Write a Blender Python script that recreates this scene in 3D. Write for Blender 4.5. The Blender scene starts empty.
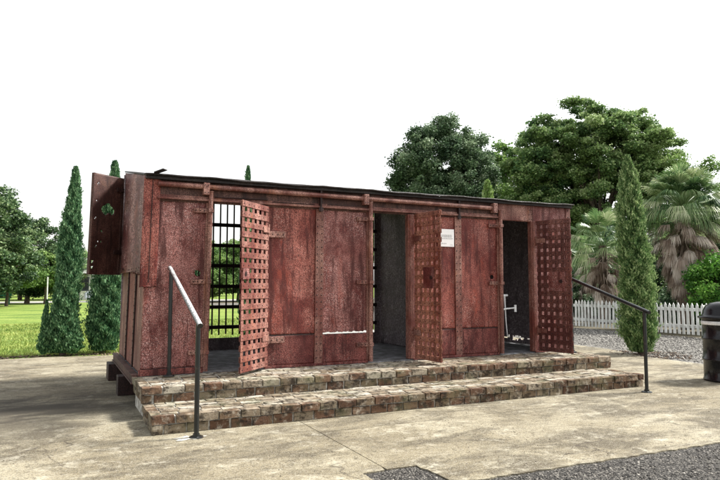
import bpy, math, random
import numpy as np
from mathutils import Vector, Matrix
R = math.radians
random.seed(7)
rng = np.random.default_rng(11)
SC = bpy.context.scene
COL = SC.collection
GZ = -0.319            # top of the concrete; z = 0 is the floor of the cells
# ------------------------------------------------------------------ helpers
def link(o, parent=None):
    COL.objects.link(o)
    if parent is not None:
        o.parent = parent
    return o
def wloc(o):
    v = Vector((0, 0, 0))
    while o is not None:
        v += o.location
        o = o.parent
    return v
def tag(o, label=None, cat=None, group=None, kind=None):
    if label: o['label'] = label
    if cat: o['category'] = cat
    if group: o['group'] = group
    if kind: o['kind'] = kind
    return o
def thing(name, loc, label, cat, group=None):
    o = bpy.data.objects.new(name, None)
    o.empty_display_size = 0.2
    o.location = loc
    link(o)
    return tag(o, label, cat, group)
def mesh_np(name, V, F, mats, parent=None, loc=(0, 0, 0), rnd=None, midx=None, smooth=False):
    """V in world coordinates; F = array (n,k) or list of tuples."""
    off = wloc(parent) if parent is not None else Vector(loc)
    V = np.asarray(V, dtype=np.float64) - np.array(off)
    me = bpy.data.meshes.new(name)
    if isinstance(F, np.ndarray):
        n, k = F.shape
        me.vertices.add(len(V)); me.vertices.foreach_set('co', V.ravel())
        me.loops.add(n * k); me.loops.foreach_set('vertex_index', F.ravel().astype(np.int32))
        me.polygons.add(n)
        me.polygons.foreach_set('loop_start', np.arange(0, n * k, k, dtype=np.int32))
        me.update(calc_edges=True)
        me.validate()
    else:
        me.from_pydata([tuple(v) for v in V], [], F)
        me.update()
    if not isinstance(mats, (list, tuple)): mats = [mats]
    for m in mats: me.materials.append(m)
    if midx is not None and len(me.polygons) == len(midx):
        me.polygons.foreach_set('material_index', np.asarray(midx, dtype=np.int32))
    if rnd is not None and len(me.polygons) == len(rnd):
        a = me.attributes.new('rnd', 'FLOAT', 'FACE')
        a.data.foreach_set('value', np.asarray(rnd, dtype=np.float32))
    if smooth:
        me.polygons.foreach_set('use_smooth', [True] * len(me.polygons))
    o = bpy.data.objects.new(name, me)
    if parent is None: o.location = loc
    return link(o, parent)

def lean(V):
    V = np.array(V, dtype=float)
    k = np.clip(1 - V[:, 0] / 3.0, 0, 1)
    V[:, 0] += 0.05 * (V[:, 2] / 2.3) * k
    return V

class MB:
    def __init__(s):
        s.V = []; s.F = []; s.r = []; s.m = []
    def add(s, vs, fs, m=0, r=None):
        b = len(s.V); r = random.random() if r is None else r
        s.V += [tuple(v) for v in vs]
        for f in fs:
            s.F.append(tuple(b + i for i in f)); s.r.append(r); s.m.append(m)
    def box(s, x0, x1, y0, y1, z0, z1, m=0, r=None, j=0.0):
        vs = [(x, y, z) for x in (x0, x1) for y in (y0, y1) for z in (z0, z1)]
        if j: vs = [tuple(c + random.uniform(-j, j) for c in v) for v in vs]
        s.add(vs, [(0, 1, 3, 2), (4, 6, 7, 5), (0, 4, 5, 1), (2, 3, 7, 6), (0, 2, 6, 4), (1, 5, 7, 3)], m, r)
    def obox(s, o, a, b, c, m=0, r=None, j=0.0):
        """box from corner o with edge vectors a,b,c"""
        o, a, b, c = map(Vector, (o, a, b, c))
        if a.cross(b).dot(c) < 0: a, b = b, a
        vs = [o + a * i + b * k + c * l for i in (0, 1) for k in (0, 1) for l in (0, 1)]
        if j: vs = [v + Vector([random.uniform(-j, j) for _ in range(3)]) for v in vs]
        s.add(vs, [(0, 1, 3, 2), (4, 6, 7, 5), (0, 4, 5, 1), (2, 3, 7, 6), (0, 2, 6, 4), (1, 5, 7, 3)], m, r)
    def tube(s, pts, rad, n=10, m=0, r=None, cap=True):
        pts = [Vector(p) for p in pts]
        rads = rad if isinstance(rad, (list, tuple)) else [rad] * len(pts)
        rings = []
        for i, p in enumerate(pts):
            t = (pts[min(i + 1, len(pts) - 1)] - pts[max(i - 1, 0)]).normalized()
            up = Vector((0, 0, 1)) if abs(t.z) < 0.9 else Vector((1, 0, 0))
            a = t.cross(up).normalized(); b = t.cross(a)
            rings.append([p + (a * math.cos(2 * math.pi * k / n) + b * math.sin(2 * math.pi * k / n)) * rads[i] for k in range(n)])
        vs = [v for rg in rings for v in rg]; fs = []
        for i in range(len(pts) - 1):
            for k in range(n):
                fs.append((i * n + k, (i + 1) * n + k, (i + 1) * n + (k + 1) % n, i * n + (k + 1) % n))
        if cap:
            fs.append(tuple(range(n))); fs.append(tuple((len(pts) - 1) * n + k for k in reversed(range(n))))
        s.add(vs, fs, m, r)
    def rivet(s, p, nrm, rad=0.011, m=0, r=None):
        p = Vector(p); nrm = Vector(nrm).normalized()
        up = Vector((0, 0, 1)) if abs(nrm.z) < 0.9 else Vector((1, 0, 0))
        a = nrm.cross(up).normalized(); b = nrm.cross(a); vs = []
        for (rr, h) in ((1, 0), (0.72, 0.55)):
            for k in range(7):
                t = 2 * math.pi * k / 7
                vs.append(p + (a * math.cos(t) + b * math.sin(t)) * rad * rr + nrm * rad * h)
        vs.append(p + nrm * rad * 0.75)
        fs = [(k, (k + 1) % 7, 7 + (k + 1) % 7, 7 + k) for k in range(7)] + [(7 + k, 7 + (k + 1) % 7, 14) for k in range(7)]
        s.add(vs, fs, m, r)
    def lathe(s, prof, c, n=28, m=0, r=None):
        vs = [];  fs = []
        for (rr, z) in prof:
            for k in range(n):
                t = 2 * math.pi * k / n
                vs.append((c[0] + rr * math.cos(t), c[1] + rr * math.sin(t), c[2] + z))
        for i in range(len(prof) - 1):
            for k in range(n):
                fs.append((i * n + k, i * n + (k + 1) % n, (i + 1) * n + (k + 1) % n, (i + 1) * n + k))
        s.add(vs, fs, m, r)
    def build(s, name, mats, parent=None, loc=(0, 0, 0), bevel=0, smooth=False, warp=None):
        V = np.array(s.V)
        if warp: V = warp(V)
        o = mesh_np(name, V, s.F, mats, parent, loc, s.r, s.m, smooth)
        if bevel:
            b = o.modifiers.new('bevel', 'BEVEL'); b.width = bevel; b.segments = 2; b.limit_method = 'ANGLE'
        return o

def smooth_noise2(u, v, seed, scale):
    r = np.random.default_rng(seed); out = 0 * u
    for i in range(6):
        a = r.uniform(0, 2 * math.pi); f = scale * r.uniform(0.5, 2.2)
        out = out + np.sin((u * math.cos(a) + v * math.sin(a)) * f + r.uniform(0, 6.28)) / 6
    return out

def plate(name, o, u, v, w, h, mats, parent, cell=0.02, bulge=0.006, holes=(), seed=0, th=0.006, jit=(0, 0, 0, 0), cut=None, warp=lean, vtop=None, vbot=None):
    """riveted steel plate as a fine grid with dents, real holes and ragged edges. jit = raggedness of (left,right,bottom,top)"""
    o, u, v = Vector(o), Vector(u).normalized(), Vector(v).normalized()
    nrm = u.cross(v)
    nx = max(2, int(w / cell)); nz = max(2, int(h / cell))
    U, Wv = np.meshgrid(np.linspace(0, w, nx + 1), np.linspace(0, h, nz + 1), indexing='ij')
    rr = np.random.default_rng(seed + 5)
    def rag(n, k):
        t = np.arange(n + 1)
        return (np.abs(np.sin(t * .37 + k) * .5 + np.sin(t * 1.31 + 2 * k) * .3 + rr.uniform(-.5, .5, n + 1)))
    if jit[0]: U[0, :] += jit[0] * rag(nz, 1)
    if jit[1]: U[-1, :] -= jit[1] * rag(nz, 2)
    if jit[2]: Wv[:, 0] += jit[2] * rag(nx, 3)
    if jit[3]: Wv[:, -1] -= jit[3] * rag(nx, 4)
    keep = np.ones((nx, nz), bool)
    if cut is not None:
        uc = (U[:-1, :-1] + U[1:, 1:]) / 2; vc = (Wv[:-1, :-1] + Wv[1:, 1:]) / 2
        keep &= cut(uc, vc)
    for (cu, cv, cr) in holes:
        d = np.hypot(U - cu, Wv - cv); near = np.abs(d - cr) < cell * 0.75
        dd = np.maximum(d, 1e-6); f = np.where(near, cr / dd, 1)
        U = cu + (U - cu) * f; Wv = cv + (Wv - cv) * f
        uc = (U[:-1, :-1] + U[1:, 1:]) / 2; vc = (Wv[:-1, :-1] + Wv[1:, 1:]) / 2
        keep &= np.hypot(uc - cu, vc - cv) > cr * 0.95
    if vtop is not None:
        hb = vbot(U) if vbot is not None else 0 * U
        Wv = hb + Wv / h * (vtop(U) - hb)
    B = bulge * smooth_noise2(U, Wv, seed, 5.5) + bulge * .35 * smooth_noise2(U, Wv, seed + 1, 17)
    P = np.array(o)[None, None] + U[..., None] * np.array(u) + Wv[..., None] * np.array(v) + B[..., None] * np.array(nrm)
    idx = np.arange((nx + 1) * (nz + 1)).reshape(nx + 1, nz + 1)
    F = np.stack([idx[:-1, :-1], idx[1:, :-1], idx[1:, 1:], idx[:-1, 1:]], -1)[keep]
    V = P.reshape(-1, 3)
    if warp: V = warp(V)
    ob = mesh_np(name, V, F, mats, parent, rnd=np.full(len(F), rr.uniform()))
    ob.data.polygons.foreach_set('use_smooth', [True] * len(F))
    s = ob.modifiers.new('thick', 'SOLIDIFY'); s.thickness = th; s.offset = -1
    return ob

# ------------------------------------------------------------------ materials
class NT:
    def __init__(s, name):
        s.m = bpy.data.materials.new(name); s.m.use_nodes = True
        s.t = s.m.node_tree; s.b = s.t.nodes['Principled BSDF']; s.out = s.t.nodes['Material Output']
        s.tc = s.t.nodes.new('ShaderNodeTexCoord'); s.co = s.tc.outputs['Object']
    def n(s, typ, **kw):
        nd = s.t.nodes.new(typ)
        for k, v in kw.items(): setattr(nd, k, v)
        return nd
    def L(s, a, b): s.t.links.new(a, b)
    def map(s, sc):
        m = s.n('ShaderNodeMapping'); m.inputs['Scale'].default_value = sc; s.L(s.co, m.inputs['Vector']); return m.outputs[0]
    def noise(s, scale, detail=4, rough=.55, vec=None, dist=0):
        nd = s.n('ShaderNodeTexNoise'); nd.inputs['Scale'].default_value = scale; nd.inputs['Detail'].default_value = detail
        nd.inputs['Roughness'].default_value = rough; nd.inputs['Distortion'].default_value = dist
        s.L(vec if vec is not None else s.co, nd.inputs['Vector']); return nd.outputs['Fac']
    def vor(s, scale, vec=None, feature='F1', out='Distance'):
        nd = s.n('ShaderNodeTexVoronoi', feature=feature); nd.inputs['Scale'].default_value = scale
        s.L(vec if vec is not None else s.co, nd.inputs['Vector']); return nd.outputs[out]
    def ramp(s, fac, stops, interp='LINEAR'):
        nd = s.n('ShaderNodeValToRGB'); cr = nd.color_ramp; cr.interpolation = interp
        while len(cr.elements) < len(stops): cr.elements.new(0.5)
        for e, (p, c) in zip(cr.elements, stops):
            e.position = p; e.color = (c[0], c[1], c[2], 1) if hasattr(c, '__len__') else (c, c, c, 1)
        s.L(fac, nd.inputs[0]); return nd.outputs[0]
    def mix(s, fac, a, b, mode='MIX'):
        nd = s.n('ShaderNodeMix', data_type='RGBA', blend_type=mode)
        for sock, v in ((nd.inputs[0], fac), (nd.inputs[6], a), (nd.inputs[7], b)):
            if isinstance(v, (int, float)): sock.default_value = v
            elif isinstance(v, tuple): sock.default_value = (v[0], v[1], v[2], 1)
            else: s.L(v, sock)
        return nd.outputs[2]
    def attr(s):
        nd = s.n('ShaderNodeAttribute'); nd.attribute_name = 'rnd'; return nd.outputs['Fac']
    def bump(s, h, strength=.5, dist=.01):
        nd = s.n('ShaderNodeBump'); nd.inputs['Strength'].default_value = strength; nd.inputs['Distance'].default_value = dist
        s.L(h, nd.inputs['Height']); s.L(nd.outputs[0], s.b.inputs['Normal']); return nd
    def fin(s, col=None, rough=.7, metal=0, spec=.5):
        if col is not None:
            if isinstance(col, tuple): s.b.inputs['Base Color'].default_value = (*col, 1)
            else: s.L(col, s.b.inputs['Base Color'])
        if isinstance(rough, (int, float)): s.b.inputs['Roughness'].default_value = rough
        else: s.L(rough, s.b.inputs['Roughness'])
        s.b.inputs['Metallic'].default_value = metal; s.b.inputs['Specular IOR Level'].default_value = spec
        return s.m

def rust(name, dark, mid, pale, speck=.5, fine=42, seed=0.0, drip=.5, sc3=None):
    t = NT(name)
    if sc3: t.co = t.map(sc3)
    if seed:
        m = t.n('ShaderNodeMapping'); m.inputs['Location'].default_value = (seed, seed * 1.7, seed * .6); t.L(t.co, m.inputs['Vector']); t.co = m.outputs[0]
    big = t.noise(1.6, 4, .6, dist=.4)
    med = t.noise(9, 5, .65)
    base = t.mix(t.ramp(big, [(.36, 0.), (.62, 1.)]), tuple(dark), tuple(mid))
    base = t.mix(t.ramp(med, [(.35, .0), (.68, .7)]), base, tuple(x * .45 for x in dark))
    band = t.ramp(t.noise(3.4, 3, .55, vec=t.map((1, 1, .12))), [(.40, 0.), (.60, 1.)])
    base = t.mix(t.mix(1.0, band, (.55, .55, .55), 'MULTIPLY'), base, tuple(min(1, m_ * 1.25 + p_ * .16) for m_, p_ in zip(mid, pale)))
    sp = t.noise(fine, 3, .75)
    area = t.ramp(t.noise(1.5, 4, .6, dist=.6), [(.36, .12), (.60, 1.)])
    spm = t.ramp(sp, [(.53, 0.), (.60, 1.)])
    f = t.mix(1.0, spm, area, 'MULTIPLY')
    f = t.mix(1.0, f, (speck, speck, speck), 'MULTIPLY')
    col = t.mix(f, base, tuple(pale))
    blot = t.ramp(t.noise(2.3, 6, .7, dist=.25, vec=t.map((1.3, 1, .8))), [(.47, 0.), (.60, .85)])
    col = t.mix(blot, col, (dark[0] * .75, dark[1] * .6, dark[2] * .6))
    pit = t.ramp(t.noise(fine * .9, 3, .75, vec=t.map((1.3, 1.1, .9))), [(.475, 1.), (.51, 0.)])
    col = t.mix(t.mix(1.0, pit, (.85, .85, .85), 'MULTIPLY'), col, tuple(x * .30 for x in dark))
    st = t.ramp(t.noise(11, 6, .7, vec=t.map((1, 1, .10)), dist=.3), [(.50, 0.), (.62, 1.)])
    orr = t.ramp(t.noise(3.1, 6, .75, vec=t.map((1.4, 1, .6)), dist=.8), [(.56, 0.), (.68, .6)])
    col = t.mix(orr, col, (dark[0] * 1.7, dark[1] * 2.4, dark[2] * 1.8))
    col = t.mix(t.mix(1.0, st, (drip, drip, drip), 'MULTIPLY'), col, (dark[0] * .35, dark[1] * .4, dark[2] * .4))
    h = t.mix(.5, sp, med)
    t.bump(h, .6, .012)
    return t.fin(col, t.ramp(sp, [(.4, .5), (.6, .75)]), 0, .35)

M = {}
M['panelA'] = rust('rust_mauve', (.15, .020, .015), (.36, .125, .105), (.82, .60, .55), .9, 100, 3.1, .85)
M['panelB'] = rust('rust_red', (.18, .020, .013), (.38, .100, .070), (.78, .52, .44), .8, 95, 8.3, .9)
M['panelC'] = rust('rust_deep', (.11, .012, .010), (.27, .064, .052), (.55, .36, .30), .6, 95, 13.7, .92)
M['trim'] = rust('rust_trim', (.20, .058, .042), (.43, .22, .17), (.70, .52, .44), .55, 105, 19.2, .6)
M['beam'] = rust('rust_brown', (.070, .025, .018), (.16, .070, .052), (.34, .22, .18), .5, 100, 23.2, .85)
M['door'] = rust('rust_lattice', (.21, .052, .036), (.38, .165, .125), (.72, .54, .46), .6, 110, 29.2, .55)
M['door2'] = rust('rust_lattice_orange', (.24, .055, .032), (.46, .18, .115), (.76, .54, .42), .6, 110, 31.2, .6)
M['door3'] = rust('rust_lattice_deep', (.10, .020, .015), (.20, .060, .046), (.60, .40, .33), .5, 110, 37.2, .7)
M['dark'] = rust('rust_rivet', (.030, .012, .010), (.048, .020, .017), (.08, .045, .04), .3, 60, 41, .3)
M['roofsteel'] = rust('roof_steel', (.020, .015, .014), (.035, .025, .022), (.06, .045, .04), .3, 60, 43, .3)
M['sidepl'] = rust('rust_side', (.15, .032, .026), (.29, .135, .118), (.74, .58, .54), .95, 50, 53, .4, (1, .42, 1))
def m_interior():
    t = NT('interior_steel')
    c = t.ramp(t.noise(38, 4, .75), [(.38, (.13, .098, .105)), (.56, (.34, .28, .295)), (.66, (.75, .69, .70))])
    c = t.mix(t.ramp(t.noise(3, 4), [(.4, 0.), (.7, .6)]), c, (.14, .112, .12))
    c = t.mix(t.ramp(t.noise(5, 5, .7, vec=t.map((1, 1, .2))), [(.5, 0.), (.65, .6)]), c, (.075, .06, .064))
    t.bump(t.noise(30, 4), .4, .01)
    return t.fin(c, .75)
M['interior'] = m_interior()
def m_floor():
    t = NT('dusty_floor')
    c = t.ramp(t.noise(6, 6, .7), [(.35, (.06, .055, .055)), (.55, (.19, .19, .2)), (.7, (.42, .44, .48))])
    t.bump(t.noise(30, 4), .3, .01)
    return t.fin(c, .8)
M['floor'] = m_floor()
def m_black(name='black_paint', chips=.0):
    t = NT(name)
    n = t.noise(26, 4, .7) if not chips else t.noise(20, 5, .7, vec=t.map((.5, .5, .5)))
    c = t.mix(t.ramp(n, [(.60 - chips, 0.), (.66 - chips, 1.)]), (.010, .012, .012), (.05, .035, .03) if not chips else (.55, .57, .57))
    t.bump(n, .15, .004)
    return t.fin(c, .28)
M['black'] = m_black()
def m_topgleam():
    t = NT('black_paint_top_gleam')
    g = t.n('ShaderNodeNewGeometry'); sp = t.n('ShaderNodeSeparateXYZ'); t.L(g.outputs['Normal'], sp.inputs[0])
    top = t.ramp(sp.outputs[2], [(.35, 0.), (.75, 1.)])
    f = t.mix(1.0, top, t.ramp(t.noise(45, 5, .7), [(.36, 0.), (.52, 1.)]), 'MULTIPLY')  # whitish highlight on upward faces, put into the colour and broken by noise
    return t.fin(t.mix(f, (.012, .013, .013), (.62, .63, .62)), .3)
M['blackgleam'] = m_topgleam()
def m_drum():
    t = NT('drum_paint')
    n = t.noise(3, 4, .7)
    c = t.mix(t.ramp(n, [(.5, 0.), (.75, .6)]), (.007, .007, .009), (.012, .012, .013))
    t.bump(t.noise(5, 2), .15, .02)
    return t.fin(c, t.ramp(t.noise(14, 4), [(.4, .14), (.7, .32)]), 0, .35)
M['drum'] = m_drum()
def m_brick():
    t = NT('old_brick')
    a = t.attr()
    c = t.ramp(a, [(0, (.085, .045, .028)), (.22, (.145, .082, .050)), (.40, (.165, .115, .072)), (.55, (.19, .15, .10)), (.70, (.26, .205, .145)), (.86, (.34, .295, .225)), (1, (.46, .42, .35))], 'LINEAR')
    n1 = t.noise(14, 6, .7)
    c = t.mix(t.ramp(n1, [(.52, 0.), (.64, .55)]), c, (.50, .455, .37))
    c = t.mix(t.ramp(t.noise(11, 6, .75, vec=t.map((1, 1, 1.4))), [(.47, 0.), (.60, .92)]), c, (.030, .022, .016))
    c = t.mix(t.ramp(t.noise(4, 3), [(.5, 0.), (.7, .35)]), c, (.15, .17, .09))
    t.bump(t.noise(32, 6, .7), .9, .02)
    return t.fin(c, .9, 0, .2)
M['brick'] = m_brick()
def m_mortar():
    t = NT('lime_mortar')
    c = t.ramp(t.noise(16, 6, .7), [(.35, (.15, .135, .115)), (.5, (.42, .40, .35)), (.65, (.70, .68, .62))])
    t.bump(t.noise(40, 5), .8, .015)
    return t.fin(c, .95, 0, .2)
M['mortar'] = m_mortar()
def m_concrete():
    t = NT('stained_concrete')
    c = t.ramp(t.noise(.55, 7, .62, dist=.4), [(.30, (.135, .112, .070)), (.45, (.225, .193, .128)), (.58, (.30, .268, .190)), (.72, (.42, .39, .30))])
    c = t.mix(t.ramp(t.noise(1.7, 10, .74, vec=t.map((.6, 1.2, 1)), dist=.5), [(.46, 0.), (.58, .9)]), c, (.085, .070, .045))
    c = t.mix(t.ramp(t.noise(90, 3, .7), [(.40, .75), (.49, 0.)]), c, (.050, .040, .027))
    c = t.mix(t.ramp(t.noise(120, 2, .6), [(.56, 0.), (.66, .5)]), c, (.46, .44, .37))
    c = t.mix(t.ramp(t.noise(4.5, 9, .82, vec=t.map((1, 1.15, 1)), dist=.2), [(.53, 0.), (.67, .6)]), c, (.52, .49, .39))
    c = t.mix(t.ramp(t.noise(18, 6, .8), [(.36, .8), (.45, 0.)]), c, (.05, .04, .028))
    c = t.mix(t.ramp(t.vor(9), [(.04, .85), (.085, 0.)]), c, (.06, .045, .03))
    # cast shadow left of the cells, painted in as a patchy dark tone
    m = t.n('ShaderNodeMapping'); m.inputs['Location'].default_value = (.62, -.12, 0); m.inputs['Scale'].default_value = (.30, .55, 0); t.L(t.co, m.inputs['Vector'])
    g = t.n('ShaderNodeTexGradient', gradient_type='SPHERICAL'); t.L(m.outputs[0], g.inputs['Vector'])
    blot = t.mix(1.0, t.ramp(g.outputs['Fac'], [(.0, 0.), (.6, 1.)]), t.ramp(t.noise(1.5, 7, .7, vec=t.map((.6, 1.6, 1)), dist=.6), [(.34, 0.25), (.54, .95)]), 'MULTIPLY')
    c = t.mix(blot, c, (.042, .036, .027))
    # hairline cracks
    w = t.noise(1.3, 4, .6); wv = t.n('ShaderNodeVectorMath', operation='ADD')
    sc = t.n('ShaderNodeVectorMath', operation='SCALE'); nn = t.n('ShaderNodeTexNoise'); nn.inputs['Scale'].default_value = 1.7; nn.inputs['Detail'].default_value = 5; t.L(t.co, nn.inputs['Vector'])
    t.L(nn.outputs['Color'], sc.inputs[0]); sc.inputs['Scale'].default_value = .7; t.L(t.co, wv.inputs[0]); t.L(sc.outputs[0], wv.inputs[1])
    ck = t.vor(.42, vec=wv.outputs[0], feature='DISTANCE_TO_EDGE')
    cm = t.mix(1.0, t.ramp(ck, [(.0015, .85), (.0045, 0.)]), t.ramp(t.noise(.8, 2), [(.46, 0.), (.54, 1.)]), 'MULTIPLY')
    c = t.mix(cm, c, (.05, .04, .03))
    t.bump(t.noise(70, 5, .7), .35, .008)
    return t.fin(c, .9, 0, .25)
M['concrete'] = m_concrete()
def m_gravel(name, a, b, cc, sc=42):
    t = NT(name)
    nd = t.n('ShaderNodeTexVoronoi'); nd.inputs['Scale'].default_value = sc; t.L(t.co, nd.inputs['Vector'])
    sep = t.n('ShaderNodeSeparateColor'); t.L(nd.outputs['Color'], sep.inputs[0])
    c = t.ramp(sep.outputs[0], [(0, a), (.5, b), (1, cc)])
    c = t.mix(t.ramp(nd.outputs['Distance'], [(.3, 0.), (.75, .9)]), c, tuple(x * .25 for x in a))
    c = t.mix(t.ramp(t.noise(.7, 5, .6), [(.4, 0.), (.7, .5)]), c, tuple(x * .8 for x in b))
    t.bump(nd.outputs['Distance'], 1., -.02)
    return t.fin(c, .85, 0, .3)
M['gravel'] = m_gravel('grey_gravel', (.10, .095, .085), (.20, .19, .17), (.36, .34, .31), 24)
M['asphalt'] = m_gravel('dark_gravel_asphalt', (.032, .029, .026), (.085, .079, .070), (.26, .24, .21), 55)
def m_attr(name, stops, rough=.85, trans=0, tint=None, bumpn=None):
    t = NT(name)
    c = t.ramp(t.attr(), stops)
    if tint:
        c = t.mix(t.ramp(t.noise(tint[0], 3), [(.38, 0.), (.64, tint[2])]), c, tint[1])
    if bumpn: t.bump(t.noise(bumpn, 4), .6, .01)
    m = t.fin(c, rough, 0, .3)
    if trans:
        tr = t.n('ShaderNodeBsdfTranslucent'); t.L(c, tr.inputs['Color'])
        mx = t.n('ShaderNodeMixShader'); mx.inputs[0].default_value = trans
        t.L(t.b.outputs[0], mx.inputs[1]); t.L(tr.outputs[0], mx.inputs[2]); t.L(mx.outputs[0], t.out.inputs['Surface'])
    return m
M['pebble'] = m_attr('pebbles', [(0, (.03, .028, .026)), (.6, (.10, .094, .084)), (.85, (.23, .21, .18)), (1, (.48, .45, .40))])
M['pebble2'] = m_attr('pale_pebbles', [(0, (.07, .065, .06)), (.5, (.19, .18, .165)), (1, (.46, .44, .40))])
M['leaf_oak'] = m_attr('oak_leaf', [(0, (.016, .038, .020)), (.36, (.060, .115, .058)), (.62, (.18, .27, .145)), (1, (.42, .50, .34))], .6, .25, (.5, (.09, .15, .05), .35))
M['leaf_mid'] = m_attr('mid_leaf', [(0, (.018, .055, .020)), (.32, (.095, .20, .070)), (.56, (.28, .41, .15)), (1, (.54, .64, .34))], .55, .3, (.4, (.14, .20, .05), .6))
M['leaf_light'] = m_attr('light_leaf', [(0, (.04, .10, .03)), (.4, (.12, .22, .06)), (.75, (.26, .38, .11)), (1, (.46, .56, .28))], .6, .35, (.5, (.16, .26, .06), .5))
M['leaf_dark'] = m_attr('dark_leaf', [(0, (.012, .032, .013)), (.38, (.050, .10, .042)), (.66, (.14, .22, .09)), (1, (.34, .42, .22))], .6, .25)
M['leaf_con'] = m_attr('cedar_spray', [(0, (.006, .028, .013)), (.4, (.020, .075, .032)), (.7, (.065, .17, .07)), (1, (.20, .34, .17))], .7, .15)
M['leaf_cyp'] = m_attr('cypress_spray', [(0, (.012, .036, .013)), (.4, (.045, .11, .034)), (.7, (.13, .23, .07)), (1, (.34, .44, .20))], .7, .2)
M['leaf_bush'] = m_attr('bush_leaf', [(0, (.03, .10, .02)), (.5, (.12, .30, .04)), (1, (.28, .48, .10))], .5, .3)
M['palm_green'] = m_attr('palm_green', [(0, (.03, .075, .028)), (.4, (.13, .23, .08)), (.75, (.33, .42, .20)), (1, (.56, .60, .38))], .45, .25)
M['palm_dead'] = m_attr('palm_dead', [(0, (.10, .065, .045)), (.5, (.32, .25, .20)), (1, (.66, .59, .52))], .85, .1)
M['grass'] = m_attr('grass_blades', [(0, (.10, .16, .035)), (.5, (.23, .30, .065)), (1, (.42, .45, .14))], .6, .3)
M['mulch'] = m_attr('leaf_litter', [(0, (.03, .022, .016)), (.6, (.10, .07, .05)), (1, (.26, .19, .13))], .9)
def m_lawn():
    t = NT('lawn')
    c = t.ramp(t.noise(.35, 6, .65, vec=t.map((1, 2.2, 1))), [(.35, (.13, .19, .045)), (.52, (.24, .31, .065)), (.66, (.36, .40, .11))])
    c = t.mix(t.ramp(t.noise(14, 5, .8), [(.42, .8), (.56, 0.)]), c, (.06, .13, .02))
    t.bump(t.noise(30, 5), .8, .05)
    return t.fin(c, .9, 0, .15)
M['lawn'] = m_lawn()
def m_simple(name, a, b, sc=20, rough=.8, bump=.3, vec=None, spec=.3):
    t = NT(name)
    n = t.noise(sc, 5, .65, vec=t.map(vec) if vec else None)
    c = t.mix(t.ramp(n, [(.38, 0.), (.62, 1.)]), a, b)
    if bump: t.bump(n, bump, .01)
    return t.fin(c, rough, 0, spec)
M['soil'] = m_simple('soil', (.05, .045, .03), (.12, .10, .06), 8)
M['bark'] = m_simple('bark', (.05, .038, .03), (.17, .13, .10), 9, .9, .8, (1, 1, .25))
M['white'] = m_simple('white_fence_paint', (.50, .50, .47), (.80, .81, .79), 9, .6, .2, (1, 1, .35))
M['sign'] = m_simple('sign_white', (.80, .80, .79), (.84, .84, .83), 9, .5, 0)
M['ink'] = m_simple('faded_ink', (.40, .41, .41), (.52, .53, .53), 60, .7, 0)
M['silver'] = m_simple('aluminium_paint', (.62, .63, .64), (.85, .86, .87), 18, .35, .2, None, .6)
M['paint_spill'] = m_simple('white_paint_spill', (.33, .30, .23), (.66, .65, .60), 34, .8, .3)
M['wall_white'] = m_simple('house_white', (.66, .65, .62), (.78, .77, .75), 3, .8, .1)
M['roof_grey'] = m_simple('house_roof', (.30, .30, .31), (.42, .42, .43), 5, .9, .2)
M['glassd'] = m_simple('dark_glass', (.02, .025, .03), (.04, .045, .05), 3, .1, 0, None, .6)
M['road'] = m_simple('road_asphalt', (.24, .235, .22), (.36, .35, .33), 2, .9, .2)
M['bluegrey'] = m_simple('car_paint', (.45, .50, .55), (.48, .53, .58), 2, .25, 0, None, .6)
M['benchgreen'] = m_simple('green_paint', (.02, .12, .06), (.03, .16, .08), 8, .5, .1)
M['pine'] = m_simple('pine_straw_edge', (.12, .06, .035), (.25, .14, .08), 30, .9, .8)

# ------------------------------------------------------------------ ground
def sheet(name, pts, z, mat, label=None, kind='structure', sub=None):
    V = [(x, y, z) for x, y in pts]
    o = mesh_np(name, V, [tuple(range(len(V)))], mat, loc=(0, 0, 0))
    return tag(o, label, None, None, kind)
def jag(pts, amp, step=.06, closed=False):
    out = []
    for (a, b) in zip(pts[:-1], pts[1:]):
        n = max(1, int(math.hypot(b[0] - a[0], b[1] - a[1]) / step))
        for i in range(n):
            t = i / n
            j = 0 if i == 0 else amp
            out.append((a[0] + (b[0] - a[0]) * t + random.uniform(-j, j), a[1] + (b[1] - a[1]) * t + random.uniform(-j, j)))
    out.append(pts[-1]); return out
sheet('ground', [(-900, -900), (900, -900), (900, 1200), (-900, 1200)], GZ - .030, M['soil'])
sheet('lawn', [(-80, 5.2), (9.4, 5.2), (9.4, 47), (-80, 47)], GZ - .020, M['lawn'])
sheet('street', [(-90, 47.2), (40, 47.2), (40, 53), (-90, 53)], GZ - .016, M['road'])
sheet('far_lawn', [(-200, 53.2), (300, 53.2), (300, 400), (-200, 400)], GZ - .022, M['lawn'])
sheet('gravel_lane', jag([(9.0, -12), (9.0, 6.2)], 0) + [(9.0, 40), (14.0, 40), (14.0, -12)], GZ - .012, M['gravel'])
sheet('asphalt_drive', [(.6, -14), (14, -14), (14, -3.0), (.6, -3.0)], GZ - .010, M['asphalt'])
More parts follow.
